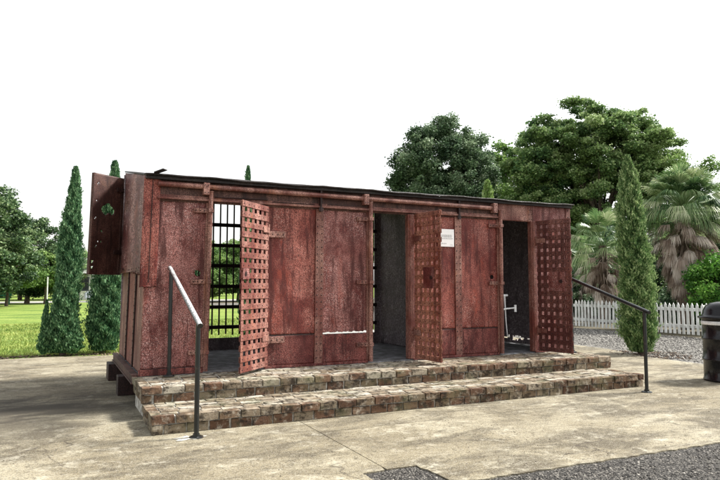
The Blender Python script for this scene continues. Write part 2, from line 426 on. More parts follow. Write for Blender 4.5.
# concrete slabs with open joints between them
A = [(-16, -14), (1.12, -14)] + jag([(1.12, -14), (1.12, -3.38)], .006)[1:] + [(1.30, -3.38), (1.316, -3.3), (1.316, -1.2), (1.316, 5.9)] + jag([(1.316, 5.9), (.4, 5.45), (-1.0, 5.72), (-3, 5.5), (-16, 5.6)], .03)[1:]
B = [(1.324, -3.37)] + jag([(1.324, -3.37), (1.57, -3.38), (1.59, -3.78), (1.75, -3.86), (4.3, -3.93), (9.2, -4.05)], .012)[1:] + [(9.25, -2.104), (1.324, -2.104)]
Cc = [(1.324, -2.096), (9.25, -2.096)] + jag([(9.25, -2.096), (9.05, -.7), (9.15, 1.0), (9.65, 2.2), (9.8, 5.8)], .03)[1:] + [(1.324, 5.8)]
V = []; F = []
for P_ in (A, B, Cc):
    b = len(V); n = len(P_)
    V += [(x, y, GZ) for x, y in P_] + [(x, y, GZ - .10) for x, y in P_]
    F.append(tuple(range(b, b + n)))
    F += [(b + i, b + n + i, b + n + (i + 1) % n, b + (i + 1) % n) for i in range(n)]
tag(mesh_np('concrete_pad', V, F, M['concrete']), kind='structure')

sheet('added_pale_strip', [(4.8, 6.7), (8.9, 6.7), (8.9, 9.6), (4.8, 9.6)], GZ - .008, M['road'])  # invented pale strip, brightens what shows through the wall slits

def scatter(name, N, xr, yr, z, smin, smax, mat, label, keep=None, skew=1.0, flat=.7):
    x = rng.uniform(*xr, N); y = rng.uniform(*yr, N)
    if keep is not None:
        k = keep(x, y); x = x[k]; y = y[k]; N = len(x)
    s = smin + (smax - smin) * rng.uniform(0, 1, N) ** 2.2
    base = np.array([(1, 0, 0), (0, 1, 0), (-1, 0, 0), (0, -1, 0), (0, 0, 1), (0, 0, -1)], float)
    P0 = base[None] * rng.uniform(.6, 1.1, (N, 6, 1)); P0[..., 2] *= flat
    a = rng.uniform(0, 6.28, N); ca, sa = np.cos(a)[:, None], np.sin(a)[:, None]
    X = P0[..., 0] * ca - P0[..., 1] * sa; Y = P0[..., 0] * sa + P0[..., 1] * ca
    W = np.stack([X, Y, P0[..., 2]], -1) * s[:, None, None]
    W += np.stack([x, y, np.full(N, z) + s * .15], -1)[:, None]
    tri = np.array([(0, 1, 4), (1, 2, 4), (2, 3, 4), (3, 0, 4), (1, 0, 5), (2, 1, 5), (3, 2, 5), (0, 3, 5)])
    F = (tri[None] + (np.arange(N) * 6)[:, None, None]).reshape(-1, 3)
    o = mesh_np(name, W.reshape(-1, 3), F, mat, rnd=np.repeat(rng.uniform(0, 1, N) ** skew, 8))
    return tag(o, label, name.replace('_', ' '), None, 'stuff')
scatter('loose_gravel', 26000, (1.0, 6.5), (-6.2, -3.35), GZ - .010, .004, .014, M['pebble'], 'dark loose gravel on the asphalt in the front right corner',
        keep=lambda x, y: ((y < -3.90 - (x - 1.7) * .03) & (x > 1.62)) | ((x > 1.15) & (x < 1.57) & (y < -3.41)), skew=1.4)
scatter('lane_gravel', 16000, (9.2, 14.0), (-2.5, 9.0), GZ - .010, .012, .035, M['pebble2'], 'grey gravel covering the lane before the white picket fence',
        keep=lambda x, y: ~((x < 9.95) & (y > 1.2)) & ~(x < 9.3))
scatter('leaf_litter', 3600, (-6.5, 2.5), (5.3, 6.35), GZ - .012, .015, .05, M['mulch'], 'dark brown mulch strip between the concrete and the lawn',
        keep=lambda x, y: np.abs(y - 5.88 + .18 * np.sin(x * 1.1)) < .22 + .1 * np.sin(x * 2.3), flat=.35)
scatter('mulch', 2600, (8.9, 10.3), (-.9, 2.6), GZ - .008, .012, .04, M['mulch'], 'dark mulch round the foot of the narrow cypress by the gravel',
        keep=lambda x, y: np.hypot((x - 9.55) / .62, (y - 1.15) / .75) + .25 * np.sin(x * 9) * np.sin(y * 7) < 1.05, flat=.35)
scatter('grit', 4200, (-2.5, 8.5), (-4.0, -1.6), GZ, .0025, .008, M['mulch'], 'dark grit and crumbs strewn over the concrete before the steps',
        keep=lambda x, y: (smooth_noise2(x, y, 3, 3.) > .1) & ((y > -3.8) | (x < 1.1)), flat=.6)
# grass
def grass(N, xr, yr, hmin, hmax):
    x = rng.uniform(*xr, N); y = yr[0] + (yr[1] - yr[0]) * rng.uniform(0, 1, N) ** 1.8
    k = (y > 5.98 - .18 * np.sin(x * 1.1)) & ~((x > 4.75) & (y > 6.6) & (y < 9.7)); x = x[k]; y = y[k]; N = len(x)
    h = rng.uniform(hmin, hmax, N); a = rng.uniform(0, 6.28, N); w = .008 + .006 * rng.uniform(0, 1, N) + (y - 6) * .0008
    dx = np.cos(a) * w; dy = np.sin(a) * w; lx = rng.normal(0, .3, N) * h; ly = rng.normal(0, .3, N) * h
    z0 = np.full(N, GZ - .02)
    W = np.stack([np.stack([x - dx, y - dy, z0], -1), np.stack([x + dx, y + dy, z0], -1), np.stack([x + lx, y + ly, z0 + h], -1)], 1)
    F = np.arange(N * 3).reshape(N, 3)
    rn = np.clip(.5 + .28 * smooth_noise2(x, y, 9, 1.6) * 2 + rng.normal(0, .2, N), 0, 1)
    tag(mesh_np('grass', W.reshape(-1, 3), F, M['grass'], rnd=rn), 'mown yellow green grass blades on the lawn behind the cells', 'grass', None, 'stuff')
grass(60000, (-8.5, 9.0), (5.7, 17.5), .03, .07)

# ------------------------------------------------------------------ brick steps
steps = thing('brick_steps', (3.1, -.8, GZ), 'two long low steps of old mottled brick in front of the rusty steel cells', 'steps')
def brick_step(x0, x1, y0, y1, z0, z1, nose, seed, tread_from):
    random.seed(seed)
    core = MB(); core.box(x0 + .026, x1 - .026, y0 + .026, y1, z0, z1 - .010)
    b = MB(); g = .015
    hn = .072                      # nosing course
    zz = z1 - hn
    # nosing stretchers along the front
    x = x0
    while x < x1 - .03:
        L_ = min(random.uniform(.185, .225), x1 - x)
        if x1 - (x + L_) < .06: L_ = x1 - x
        dz = random.uniform(-.006, .004); dy = random.uniform(-.012, .008)
        b.box(x, x + L_ - g, y0 + dy, y0 + .10, zz, z1 + dz, r=random.choice([.1, .25, .3, .45, .5, .62, .72, .85]) + random.uniform(-.08, .08), j=.004)
        x += L_
    # courses below
    hh = zz - z0; nc = max(1, round(hh / .07)); ch = hh / nc
    for c in range(nc):
        x = x0 + (.1 if c % 2 == 0 else 0) - .0
        xs = x0
        first = True
        while xs < x1 - .03:
            L_ = (.11 if (first and c % 2 == 0) else random.uniform(.19, .225)); first = False
            L_ = min(L_, x1 - xs)
            if x1 - (xs + L_) < .06: L_ = x1 - xs
            b.box(xs + .004, xs + L_ - g + .002, y0 + .010 + random.uniform(-.005, .005), y0 + .11, z0 + c * ch + .004, z0 + (c + 1) * ch - .009,
                  r=random.choice([.02, .1, .15, .25, .35, .4, .5, .55, .66]) + random.uniform(-.05, .05), j=.004)
            xs += L_
    # end faces (left and right)
    for (xa, xb) in ((x0, x0 + .1), (x1 - .1, x1)):
        y = y0 + .112; row = 0
        while y < y1 - .03:
            L_ = min(random.uniform(.19, .22), y1 - y)
            b.box(xa + random.uniform(-.006, .006), xb, y, y + L_ - g, zz, z1 - .003, r=random.uniform(.2, .9), j=.003)
            for c in range(nc):
                b.box(xa + .01, xb - .01, y + .01, y + L_ - g, z0 + c * ch + .004, z0 + (c + 1) * ch - .009, r=random.uniform(.2, .8), j=.004)
            y += L_
    # tread pavers
    y = y0 + .112; row = 0
    while y < tread_from - .02:
        W_ = min(random.uniform(.095, .105), tread_from - y)
        x = x0 + .11 + (row % 2) * -.0
        first = True
        while x < x1 - .12:
            L_ = random.uniform(.10, .2) if first else random.uniform(.19, .215); first = False
            L_ = min(L_, x1 - .11 - x)
            b.box(x, x + L_ - g, y, y + W_ - g, z1 - .05, z1 + random.uniform(-.008, .002), r=min(1, max(0, random.gauss(.80, .19))), j=.003)
            x += L_
        y += W_; row += 1
    o = b.build('brickwork', M['brick'], steps, bevel=.009)
    core.build('mortar', M['mortar'], o)
brick_step(-.077, 6.36, -.872, 0.0, GZ + .150, 0.0, 0, 3, -.03)
brick_step(-.077, 6.17, -1.571, -.874, GZ, GZ + .164, 0, 5, -.875)
fb = MB(); fb.box(-.04, 6.32, -.835, -.02, GZ, GZ + .148); fb.build('foundation', M['mortar'], steps)

# ------------------------------------------------------------------ cell block
D = 2.40; LX = 6.46
blk = thing('jail_cell_block', (LX / 2, D / 2, GZ), 'long rusty red riveted steel cell block with three open lattice doors behind brick steps', 'cell block')
XU, ZU, YU = Vector((1, 0, 0)), Vector((0, 0, 1)), Vector((0, 1, 0))
def rear_z(y): return 2.27 + (2.68 - 2.27) * y / D
pid = [100]
def fp(x0, x1, z0, z1, mat, y=0.0, **kw):
    pid[0] += 7
    return plate(kw.pop('name', 'wall_panel'), (x0, y, z0), XU, ZU, x1 - x0, z1 - z0, mat, blk, seed=pid[0], **kw)
fp(.0, .69, .075, 2.02, M['panelA'], holes=[(.60, 1.085, .034)], bulge=.014)
fp(1.45, 2.11, .405, 2.02, M['panelB'], bulge=.010, jit=(0, 0, .008, 0))
fp(1.45, 2.11, .03, .395, M['panelC'], y=-.004, bulge=.007)
fp(2.20, 2.85, .408, 2.02, M['panelA'], bulge=.010, jit=(0, 0, .016, 0))
fp(2.20, 2.85, .03, .398, M['panelC'], y=-.004, bulge=.007, jit=(0, 0, 0, .022))
fp(3.56, 4.27, .405, 2.02, M['panelB'], bulge=.010)
fp(3.56, 4.27, .03, .398, M['panelC'], y=-.004, bulge=.007, jit=(0, 0, 0, .012))
fp(4.36, 5.03, .405, 2.02, M['panelB'], holes=[(.56, .735, .032)], bulge=.010)
fp(4.36, 5.03, .03, .398, M['panelC'], y=-.004, bulge=.007, jit=(0, 0, 0, .01))
fp(5.72, 6.44, .03, 2.02, M['panelA'], bulge=.008)
# seam lap strips over the low joints
for (a, b_) in ((1.46, 2.10), (3.57, 4.26), (4.37, 5.02)):
    m = MB(); m.box(a, b_, -.012, -.0085, .392, .404); m.build('seam', M['dark'], blk, warp=lean)
# bottom sill angle
for (a, b_, t_) in ((-.02, .70, .07), (1.44, 2.86, .032), (3.55, 5.03, .032), (5.70, 6.47, .032)):
    m = MB(); m.box(a, b_, -.024, -.008, .0, t_); m.build('sill_angle', M['panelC'], blk, bevel=.003, warp=lean)
# header plates and fascia
def hp(x0, x1, z0, z1, y, mat, **kw): return fp(x0, x1, z0, z1, mat, y=y, name='header_panel', bulge=.005, **kw)
hp(.0, 5.03, 1.99, 2.27, -.008, M['beam'])
hp(5.04, 5.70, 1.99, 2.272, -.010, M['trim'])
hp(5.705, 6.46, 1.99, 2.272, -.008, M['panelA'])
m = MB(); m.box(5.62, 5.70, -.0125, -.0105, 2.0, 2.235, m=1)
for z in np.arange(2.03, 2.25, .07): m.rivet((5.68, -.012, z), (0, -1, 0), .009); m.rivet((5.64, -.012, z), (0, -1, 0), .009)
m.build('header_strap', [M['dark'], M['trim']], blk)
m = MB()   # ledge angle over the panels
m.box(.10, 5.02, -.050, -.012, 2.015, 2.040); m.box(.10, 5.02, -.018, -.010, 2.040, 2.07)
m.build('ledge_angle', M['trim'], blk, bevel=.003, warp=lean)
m = MB(); m.box(1.50, 2.08, -.028, -.016, 2.052, 2.060); m.box(2.26, 2.84, -.028, -.018, 2.060, 2.068); m.tube([(.77, -.03, 2.07), (1.44, -.03, 2.075)], .008, 6)
m.build('slide_rod', M['dark'], blk, warp=lean)
m = MB()   # sliding lock pipe
m.tube([(.10, -.058, 2.185), (1.2, -.056, 2.180), (2.9, -.060, 2.168), (4.98, -.058, 2.155)], .030, 12)
m.build('locking_pipe', M['trim'], blk, smooth=False, warp=lean)
m = MB(); m.box(-.04, LX + .005, -.070, -.014, 2.236, 2.274); m.build('eaves_channel', M['roofsteel'], blk, bevel=.003, warp=lean)
for x in (.655, 2.80, 4.93):
    m = MB(); m.box(x - .035, x + .035, -.102, -.012, 2.085, 2.225)
    for s in (-.018, .018): m.rivet((x + s, -.102, 2.20), (0, -1, 0), .008, 1); m.rivet((x + s, -.102, 2.11), (0, -1, 0), .008, 1)
    m.build('pipe_bracket', [M['trim'], M['dark']], blk, bevel=.004, warp=lean)
for x in (2.155, 4.315):
    m = MB(); m.box(x - .012, x + .012, -.062, -.012, 1.965, 2.24)
    m.box(x - .03, x + .03, -.058, -.05, 1.97, 2.02)
    m.build('strap_bracket', M['dark'], blk, bevel=.002, warp=lean)
# rivet straps
for (x0, x1) in ((2.10, 2.21), (4.26, 4.37)):
    m = MB(); m.box(x0, x1, -.020, -.006, .03, 2.005)
    z = .10
    while z < 1.94:
        for x in (x0 + .024, x1 - .024): m.rivet((x, -.020, z), (0, -1, 0), .0095, 1)
        z += .088
    m.build('rivet_strap', [M['trim'], M['dark']], blk, bevel=.002, warp=lean)
m = MB(); m.box(6.375, 6.468, -.020, -.006, .03, 2.25); m.box(6.462, 6.468, -.006, .09, .03, 2.25)
z = .10
while z < 2.2:
    m.rivet((6.42, -.020, z), (0, -1, 0), .010, 1); z += .105
m.build('end_strap', [M['trim'], M['dark']], blk, bevel=.002)
# corner angle at the left
plate('corner_angle', (-.052, -.020, .98), XU, ZU, .185, 1.27, M['panelB'], blk, seed=55, bulge=.006, jit=(0, 0, .06, 0), th=.008)
m = MB(); m.box(.040, .048, -.028, -.018, 1.05, 2.24); m.build('corner_seam', M['dark'], blk, warp=lean)
# locking posts beside each door
for x in (.72, 2.885, 5.055):
    m = MB()
    m.tube([(x, -.048, .02), (x, -.050, 1.0), (x, -.048, 2.125)], .028, 12)
    m.tube([(x, -.048, 2.125), (x, -.048, 2.135)], .034, 12)
    m.box(x - .045, x + .02, -.02, -.004, .02, 2.0)
    m.build('locking_post', M['trim'], blk, warp=lean)
    for z in ((1.90, 1.06, .24) if x < 5 else (1.90, 1.05)):
        m = MB(); m.box(x - .20, x - .02, -.034, -.012, z - .026, z + .026)
        m.box(x - .03, x + .03, -.085, -.012, z - .022, z + .022)
        for s in (.17, .12, .07): m.rivet((x - s, -.034, z), (0, -1, 0), .009, 1)
        m.build('post_clamp', [M['trim'], M['dark']], blk, bevel=.003, warp=lean)
# door jambs
for x0, x1, mt in ((1.425, 1.455, 'trim'), (3.475, 3.565, 'door'), (5.655, 5.735, 'door')):
    m = MB(); m.box(x0, x1, -.026, .05, .02, 2.0); m.box(x0 + .03 if x1 - x0 > .05 else x0, x1, -.034, -.026, .02, 2.0)
    m.build('door_jamb', M[mt], blk, bevel=.003, warp=lean)
# side walls, rear wall, floor, partitions, roof
D3 = 2.40
YN = Vector((0, -1, 0))
# lower side boards with vertical laps
xs = -.004
for i, (ya, yb) in enumerate(((0.0, .64), (.66, 1.44), (1.46, 2.40))):
    plate('side_board', (xs, yb, .03), YN, ZU, yb - ya, 1.50, M['trim' if i != 1 else 'panelB'], blk, seed=200 + i, bulge=.004, th=.012)
    if i:
        m = MB(); m.box(-.022, -.006, ya - .035, ya + .015, .03, 1.3)
        z = .09
        while z < 1.3: m.rivet((-.022, ya - .01, z), (-1, 0, 0), .010, 1); z += .085
        m.build('lap_strip', [M['dark'], M['beam']], blk, warp=lean)
# upper side plate, its top follows the sloping roof
plate('side_plate', (-.040, 2.42, 1.0), YN, ZU, 2.44, 1.3, M['sidepl'], blk, cell=.024, seed=301, bulge=.012, th=.008, jit=(.01, 0, .05, 0),
      vtop=lambda U: rear_z(2.42 - U) - .985, vbot=lambda U: .24 + .0 * U - .12 * (U / 2.44) + .0,
      holes=[(2.26, .92, .018), (2.20, .80, .012)])
m = MB(); m.box(-.0425, -.0405, .05, 2.38, 1.19, 1.25, m=1)
for k in range(9): m.rivet((-.043, .15 + k * .26, 1.22), (-1, 0, 0), .010)
m.build('side_strap', [M['dark'], M['sidepl']], blk, warp=lean)
def endcut(U, W): # ragged gap along the foot of the far end wall
    return ~((np.abs(W - (.085 + .012 * np.sin(U * 23) + .008 * np.sin(U * 61))) < .022 + .012 * np.sin(U * 11)) & (U > .35) & (U < 2.1) & (np.sin(U * 17) > -.75))
plate('end_wall', (LX - .02, 0.03, .01), YU, ZU, 2.34, 2.3, [M['interior']], blk, seed=401, bulge=.006, th=.012, cut=endcut,
      vtop=lambda U: rear_z(U) - .02)
for x in (2.155, 4.315):
    plate('partition', (x, .05, .01), YU, ZU, 2.28, 2.25, M['interior'], blk, seed=int(x * 100), bulge=.008, th=.014, vtop=lambda U: rear_z(U) - .05)
# rear wall with the openings of the window grilles
WIN = [(.95, 1.98), (3.00, 4.20), (4.45, 4.95)]
m = MB(); m.box(-.0, LX, D - .02, D, .0, .195)
m.box(-.0, LX, D - .02, D, 2.31, 2.66)
xs = [0.0] + [v for w in WIN for v in w] + [LX]
for a, b_ in zip(xs[0::2], xs[1::2]): m.box(a, b_, D - .02, D, .195, 2.31)
m.build('rear_wall', M['interior'], blk)
for (a, b_) in WIN:
    m = MB(); x = a + .06
    while x < b_ - .03:
        m.box(x - .011, x + .011, D - .055, D - .033, .24 + random.uniform(-.015, .02), 2.31)
        x += .109
    for z in (1.969, 1.643, 1.325, 1.001, .678, .365): m.box(a - .02, b_ + .02, D - .066, D - .022, z - .028, z + .028)
    m.build('window_grille', M['dark'], blk, bevel=.002)
m = MB(); m.box(.0, LX - .01, -.006, D, -.05, .008); m.build('floor', M['floor'], blk)
# roof: thin steel sheet, rising to the back, with wavy edges
def roof():
    nx, ny = 80, 16
    x = np.linspace(-.048, LX + .02, nx + 1); y = np.linspace(-.10, D + .03, ny + 1)
    X, Y = np.meshgrid(x, y, indexing='ij')
    Z = 2.276 + (2.70 - 2.276) * np.clip(Y, -.02, 9) / D + .006 * np.sin(X * 3.1) * np.cos(Y * 2) + .004 * np.sin(X * 9 + 1)
    Z[:, 0] -= .004 * np.abs(np.sin(x * 13))
    V = np.stack([X, Y, Z], -1).reshape(-1, 3)
    idx = np.arange((nx + 1) * (ny + 1)).reshape(nx + 1, ny + 1)
    F = np.stack([idx[:-1, :-1], idx[1:, :-1], idx[1:, 1:], idx[:-1, 1:]], -1).reshape(-1, 4)
    o = mesh_np('roof', lean(V), F, M['roofsteel'], blk)
    s = o.modifiers.new('t', 'SOLIDIFY'); s.thickness = .020; s.offset = 1
roof()
m = MB(); m.add([(.03, -.16, 2.30), (.13, -.17, 2.345), (.19, -.09, 2.345), (.05, -.05, 2.285)], [(0, 1, 2, 3)])
o = m.build('roof_flap', M['roofsteel'], blk, warp=lean); s = o.modifiers.new('t', 'SOLIDIFY'); s.thickness = .008
# base beams carrying the block off the ground
m = MB(); m.box(-.075, -.015, -.035, 2.5, -.085, .022); m.box(-.09, -.075, -.03, 2.5, .008, .022); m.box(-.09, -.075, -.03, 2.5, -.085, -.07)
m.build('base_beam', M['beam'], blk, bevel=.003)
for y in (.72, 2.05):
    m = MB(); m.box(-.16 if y < 1 else -.17, LX - .05, y, y + (.22 if y < 1 else .36), GZ, -.088); m.build('bearer', M['dark'], blk, bevel=.006)
m = MB(); m.box(.0, LX, 2.3, 2.42, -.14, -.055); m.box(LX - .06, LX, .01, 2.3, -.14, -.055); m.build('base_frame', M['beam'], blk, bevel=.003)
# hanging side shutter
sd = Vector((-.46, -.38, 0)).normalized(); so = Vector((-.03, 2.44, 1.17))
sh = plate('side_shutter', so, sd, ZU, .60, 1.44, M['beam'], blk, seed=77, bulge=.012, th=.010, cell=.02,
      holes=[(.37, .93, .07), (.31, .96, .075), (.25, .93, .06), (.52, 1.30, .012), (.53, 1.05, .012), (.54, .80, .012), (.42, .62, .018), (.50, .40, .012), (.42, .47, .014), (.47, .47, .012), (.55, .18, .02), (.55, .10, .018)])
m = MB(); nrm = sd.cross(ZU)
m.obox(so + sd * .575 - nrm * .02, sd * .03, ZU * 1.44, nrm * .05); m.obox(so - nrm * .02 + sd * .04, sd * .55, ZU * .03, nrm * .04)
m.obox(so - nrm * .02 + sd * .04 , sd * .04, ZU * 1.42, nrm * .04)
m.build('shutter_frame', M['beam'], sh, bevel=.003, warp=lean)
for z in (1.22, .30):
    m = MB(); m.obox(so + ZU * z - nrm * .035 - sd * .02, sd * .20, ZU * .06, nrm * .02); m.tube([so + ZU * (z - .03) - sd * .01, so + ZU * (z + .10) - sd * .01], .014, 8)
    m.build('hinge', M['dark'], sh, bevel=.002, warp=lean)

# lattice doors
def door(hx, ddx, ddy, w, mat, z0=.035, z1=1.985, hinge_z=(1.66, .34), lockat=(.42, .62, 1.0, 1.12), label=None, flip=1, plug=True):
    h = Vector((hx, -.055, 0)); d = Vector((ddx, ddy, 0)).normalized(); n = Vector((0, 0, 1)).cross(d)
    m = MB(); vw = .060; hw = .066
    nv = 6; pit = (w - vw) / (nv - 1)
    for i in range(nv):
        m.obox(h + d * (i * pit) - n * .008 + ZU * z0, d * (vw if i not in (0,) else vw), ZU * (z1 - z0), n * .008, j=.0015)
    nh = 17; ph = (z1 - z0 - hw) / (nh - 1)
    for k in range(nh):
        z = z0 + k * ph
        for sgn in (1, -1):
            o_ = h + d * (-.004 + random.uniform(-.003, .003)) + ZU * (z + random.uniform(-.003, .003)) + n * (.0006 if sgn > 0 else -.0166)
            m.obox(o_, d * (w + .008 + random.uniform(0, .006)), ZU * hw, n * .008, j=.0015)
        for i in range(nv):
            c = h + d * (i * pit + vw / 2) + ZU * (z + hw / 2)
            m.rivet(c + n * .0086, n, .0085, 1); m.rivet(c - n * .0166, -n, .0085, 1)
    o = m.build('door', [mat, M['dark']], blk, bevel=.0015)
    if label: o['label'] = label
    lp = MB(); a, b_, c_, e_ = lockat
    for sgn in (1, -1):
        base = h + d * a + ZU * c_ + n * (.010 if sgn > 0 else -.026)
        lp.obox(base, d * (b_ - a), ZU * (e_ - c_), n * .008)
    lp.build('lock_plate', M['panelA'], o, bevel=.003)
    kb = MB(); kc = h + d * (b_ - .06) + ZU * ((c_ + e_) / 2)
    kb.tube([kc - n * .034, kc + n * .024], .028, 12); kb.build('keyhole_boss', M['dark'], o, bevel=.003)
    for z in hinge_z:
        m = MB(); m.obox(h + d * (-.01) + ZU * z + n * .0095, d * .16, ZU * .07, n * .008)
        m.obox(h + d * (-.01) + ZU * z - n * .026, d * .16, ZU * .07, n * .008)
        m.tube([h + ZU * (z - .04) - d * .018, h + ZU * (z + .11) - d * .018], .016, 8)
        m.build('hinge', M['trim'], o, bevel=.002)
    return o
door(1.462, -.69, -.72, .665, M['door'], lockat=(.50, .655, 1.085, 1.21), label='pink brown riveted lattice door standing half open')
door(3.575, .04, -1, .60, M['door2'], z0=.03, z1=2.00, hinge_z=(1.62, .34), lockat=(.22, .47, .98, 1.26), label='orange rusted lattice door opened square to the wall')
door(5.75, .24, -.97, .565, M['door3'], z0=.03, z1=2.00, hinge_z=(1.66, .30), lockat=(.20, .47, .93, 1.22), label='maroon lattice door at the right end with lock plate')
for z in (1.65, .345):
    m = MB(); m.box(1.47, 1.70, -.026, -.010, z - .038, z + .038)
    for s in (1.53, 1.60, 1.67): m.rivet((s, -.026, z), (0, -1, 0), .009, 1)
    m.build('hinge_strap', [M['trim'], M['dark']], blk, bevel=.003)

# silver painted lock lever reaching from the right post into the doorway
m = MB()
m.tube([(5.27, .10, .25), (5.245, .10, .50), (5.225, .10, .855)], [.006, .010, .014], 10)
m.tube([(5.06, -.04, .655), (5.22, .06, .665), (5.42, .09, .675)], .012, 10)
m.tube([(5.42, .09, .615), (5.42, .09, .72)], .020, 10)
m.tube([(5.17, .10, .865), (5.28, .10, .865)], .017, 10)
lv = m.build('lock_lever', M['silver'], blk); lv['label'] = 'silver painted cross shaped lever'

# notice sign
sg = thing('notice_sign', (4.1, -.02, 1.56), 'small white square notice with faint grey lines of text fixed right of the middle door', 'sign')
m = MB(); m.box(3.96, 4.235, -.030, -.022, 1.565, 1.815); m.build('board', M['sign'], sg, bevel=.002)
random.seed(5)
def line(z, x0, x1, h=.008):
    x = x0; m = MB()
    while x < x1:
        w = random.uniform(.010, .03); m.box(x, min(x + w, x1), -.0315, -.0302, z, z + h); x += w + .007
    m.build('text_line', M['ink'], sg)
line(1.728, 4.02, 4.19); line(1.716, 4.00, 4.20); line(1.703, 4.00, 4.05); line(1.700, 4.06, 4.20, .012)
line(1.676, 4.01, 4.21, .011); line(1.606, 4.02, 4.11, .012); line(1.590, 4.17, 4.215, .007)
for x in (3.975, 4.215):
    for z in (1.58, 1.79): m = MB(); m.rivet((x, -.030, z), (0, -1, 0), .004); m.build('screw', M['ink'], sg)

# ------------------------------------------------------------------ railings
def railing(pa, pb, za, zb, over_a, over_b, label, mrail):
    """pa: post on the upper step, pb: post on the concrete"""
    t = thing('handrail', (pb[0], pb[1], GZ), label, 'handrail', 'black pipe handrails at the two ends of the steps')
    A_ = Vector((pa[0], pa[1], za)); B_ = Vector((pb[0], pb[1], zb)); d = (B_ - A_).normalized()
    m = MB(); m.tube([A_ - d * over_a, B_ + d * over_b], .024, 14)
    m.build('rail', mrail, t)
    for p, zf, zt in ((pa, 0.0, za), (pb, GZ, zb)):
        m = MB(); m.tube([(p[0], p[1], zf), (p[0], p[1], zt - .02)], .022, 14)
        o = m.build('post', M['black'], t)
        m = MB(); m.lathe([(0, .014), (.045, .014), (.062, .008), (.064, .0)], (p[0], p[1], zf + .002), 18)
        m.tube([(p[0], p[1], zf), (p[0], p[1], zf + .035)], .030, 14)
        m.build('flange', M['black'], o)
railing((.30, -.12), (.27, -1.80), 1.19, .69, .10, .10, 'black pipe handrail with a whitish highlight painted along its top rail, left end of the steps', M['blackgleam'])
railing((6.255, -.22), (5.82, -1.90), 1.12, .70, .06, .10, 'glossy black pipe handrail at the right end of the steps', M['black'])
V = []; 
for (cx_, cy_, rr_) in ((.20, -1.80, .09),):
    n = 40; pts = [(cx_ + (rr_ * (1 + .35 * math.sin(3 * a_ + 1) + .25 * math.sin(7 * a_) + random.uniform(-.15, .15))) * math.cos(a_) * 1.3, cy_ + rr_ * .8 * (1 + .3 * math.sin(5 * a_)) * math.sin(a_)) for a_ in [2 * math.pi * i / n for i in range(n)]]
    sheet('paint_spill', pts, GZ + .004, M['paint_spill'])

# ------------------------------------------------------------------ drum bin
bn = thing('drum_bin', (7.63, -1.74, GZ), 'glossy black steel drum bin with domed lid at the right edge of the concrete', 'bin')
c = (7.63, -1.74, GZ); m = MB()
prof = [(.0, .0), (.285, .0), (.298, .012), (.298, .03), (.288, .045)]
for zr in (.30, .59): prof += [(.288, zr - .03), (.300, zr - .012), (.303, zr), (.300, zr + .012), (.288, zr + .03)]
prof += [(.288, .84), (.297, .85), (.299, .87)]
m.lathe(prof, c, 48); m.build('drum', M['drum'], bn, smooth=True)
m = MB(); m.lathe([(.290, .865), (.340, .872), (.342, .895), (.300, .905), (.283, .93), (.272, .985), (.24, 1.045), (.18, 1.085), (.10, 1.105), (.0, 1.11)], c, 48)
lid = m.build('lid', M['drum'], bn, smooth=True)
m = MB(); a0 = math.atan2(-.5, -.9)
for k in range(1):
    m.lathe([(.300, .785), (.304, .79), (.304, .83), (.300, .835)], c, 48)
m.build('lid_ring', M['silver'], bn, smooth=True)

# ------------------------------------------------------------------ picket fence
fx = 14.13
fn = thing('picket_fence', (fx, 3, GZ), 'low white painted wooden picket fence along the gravel lane', 'fence')
m = MB(); y = -4.0
while y < 13:
    dx = random.uniform(-.004, .004); h = .87 + random.uniform(-.012, .012); w = .036; lz = random.gauss(0, .014)
    vs = []
    for xx in (fx - .010 + dx, fx + .008 + dx):
        vs += [(xx, y - w, GZ + .05), (xx, y + w, GZ + .05), (xx, y + w + lz, GZ + h - .07), (xx, y + lz, GZ + h), (xx, y - w + lz, GZ + h - .07)]
    m.add(vs, [(0, 4, 3, 2, 1), (5, 6, 7, 8, 9)] + [(i, (i + 1) % 5, 5 + (i + 1) % 5, 5 + i) for i in range(5)])
    y += .1365
m.build('pickets', M['white'], fn)
for z in (.22, .66):
    m = MB(); m.box(fx + .012, fx + .05, -4.1, 13.1, GZ + z, GZ + z + .08); m.build('rail', M['white'], fn)
for y in np.arange(-4, 13.1, 2.4):
    m = MB(); m.box(fx + .052, fx + .14, y, y + .09, GZ - .02, GZ + .82); m.build('post', M['white'], fn)

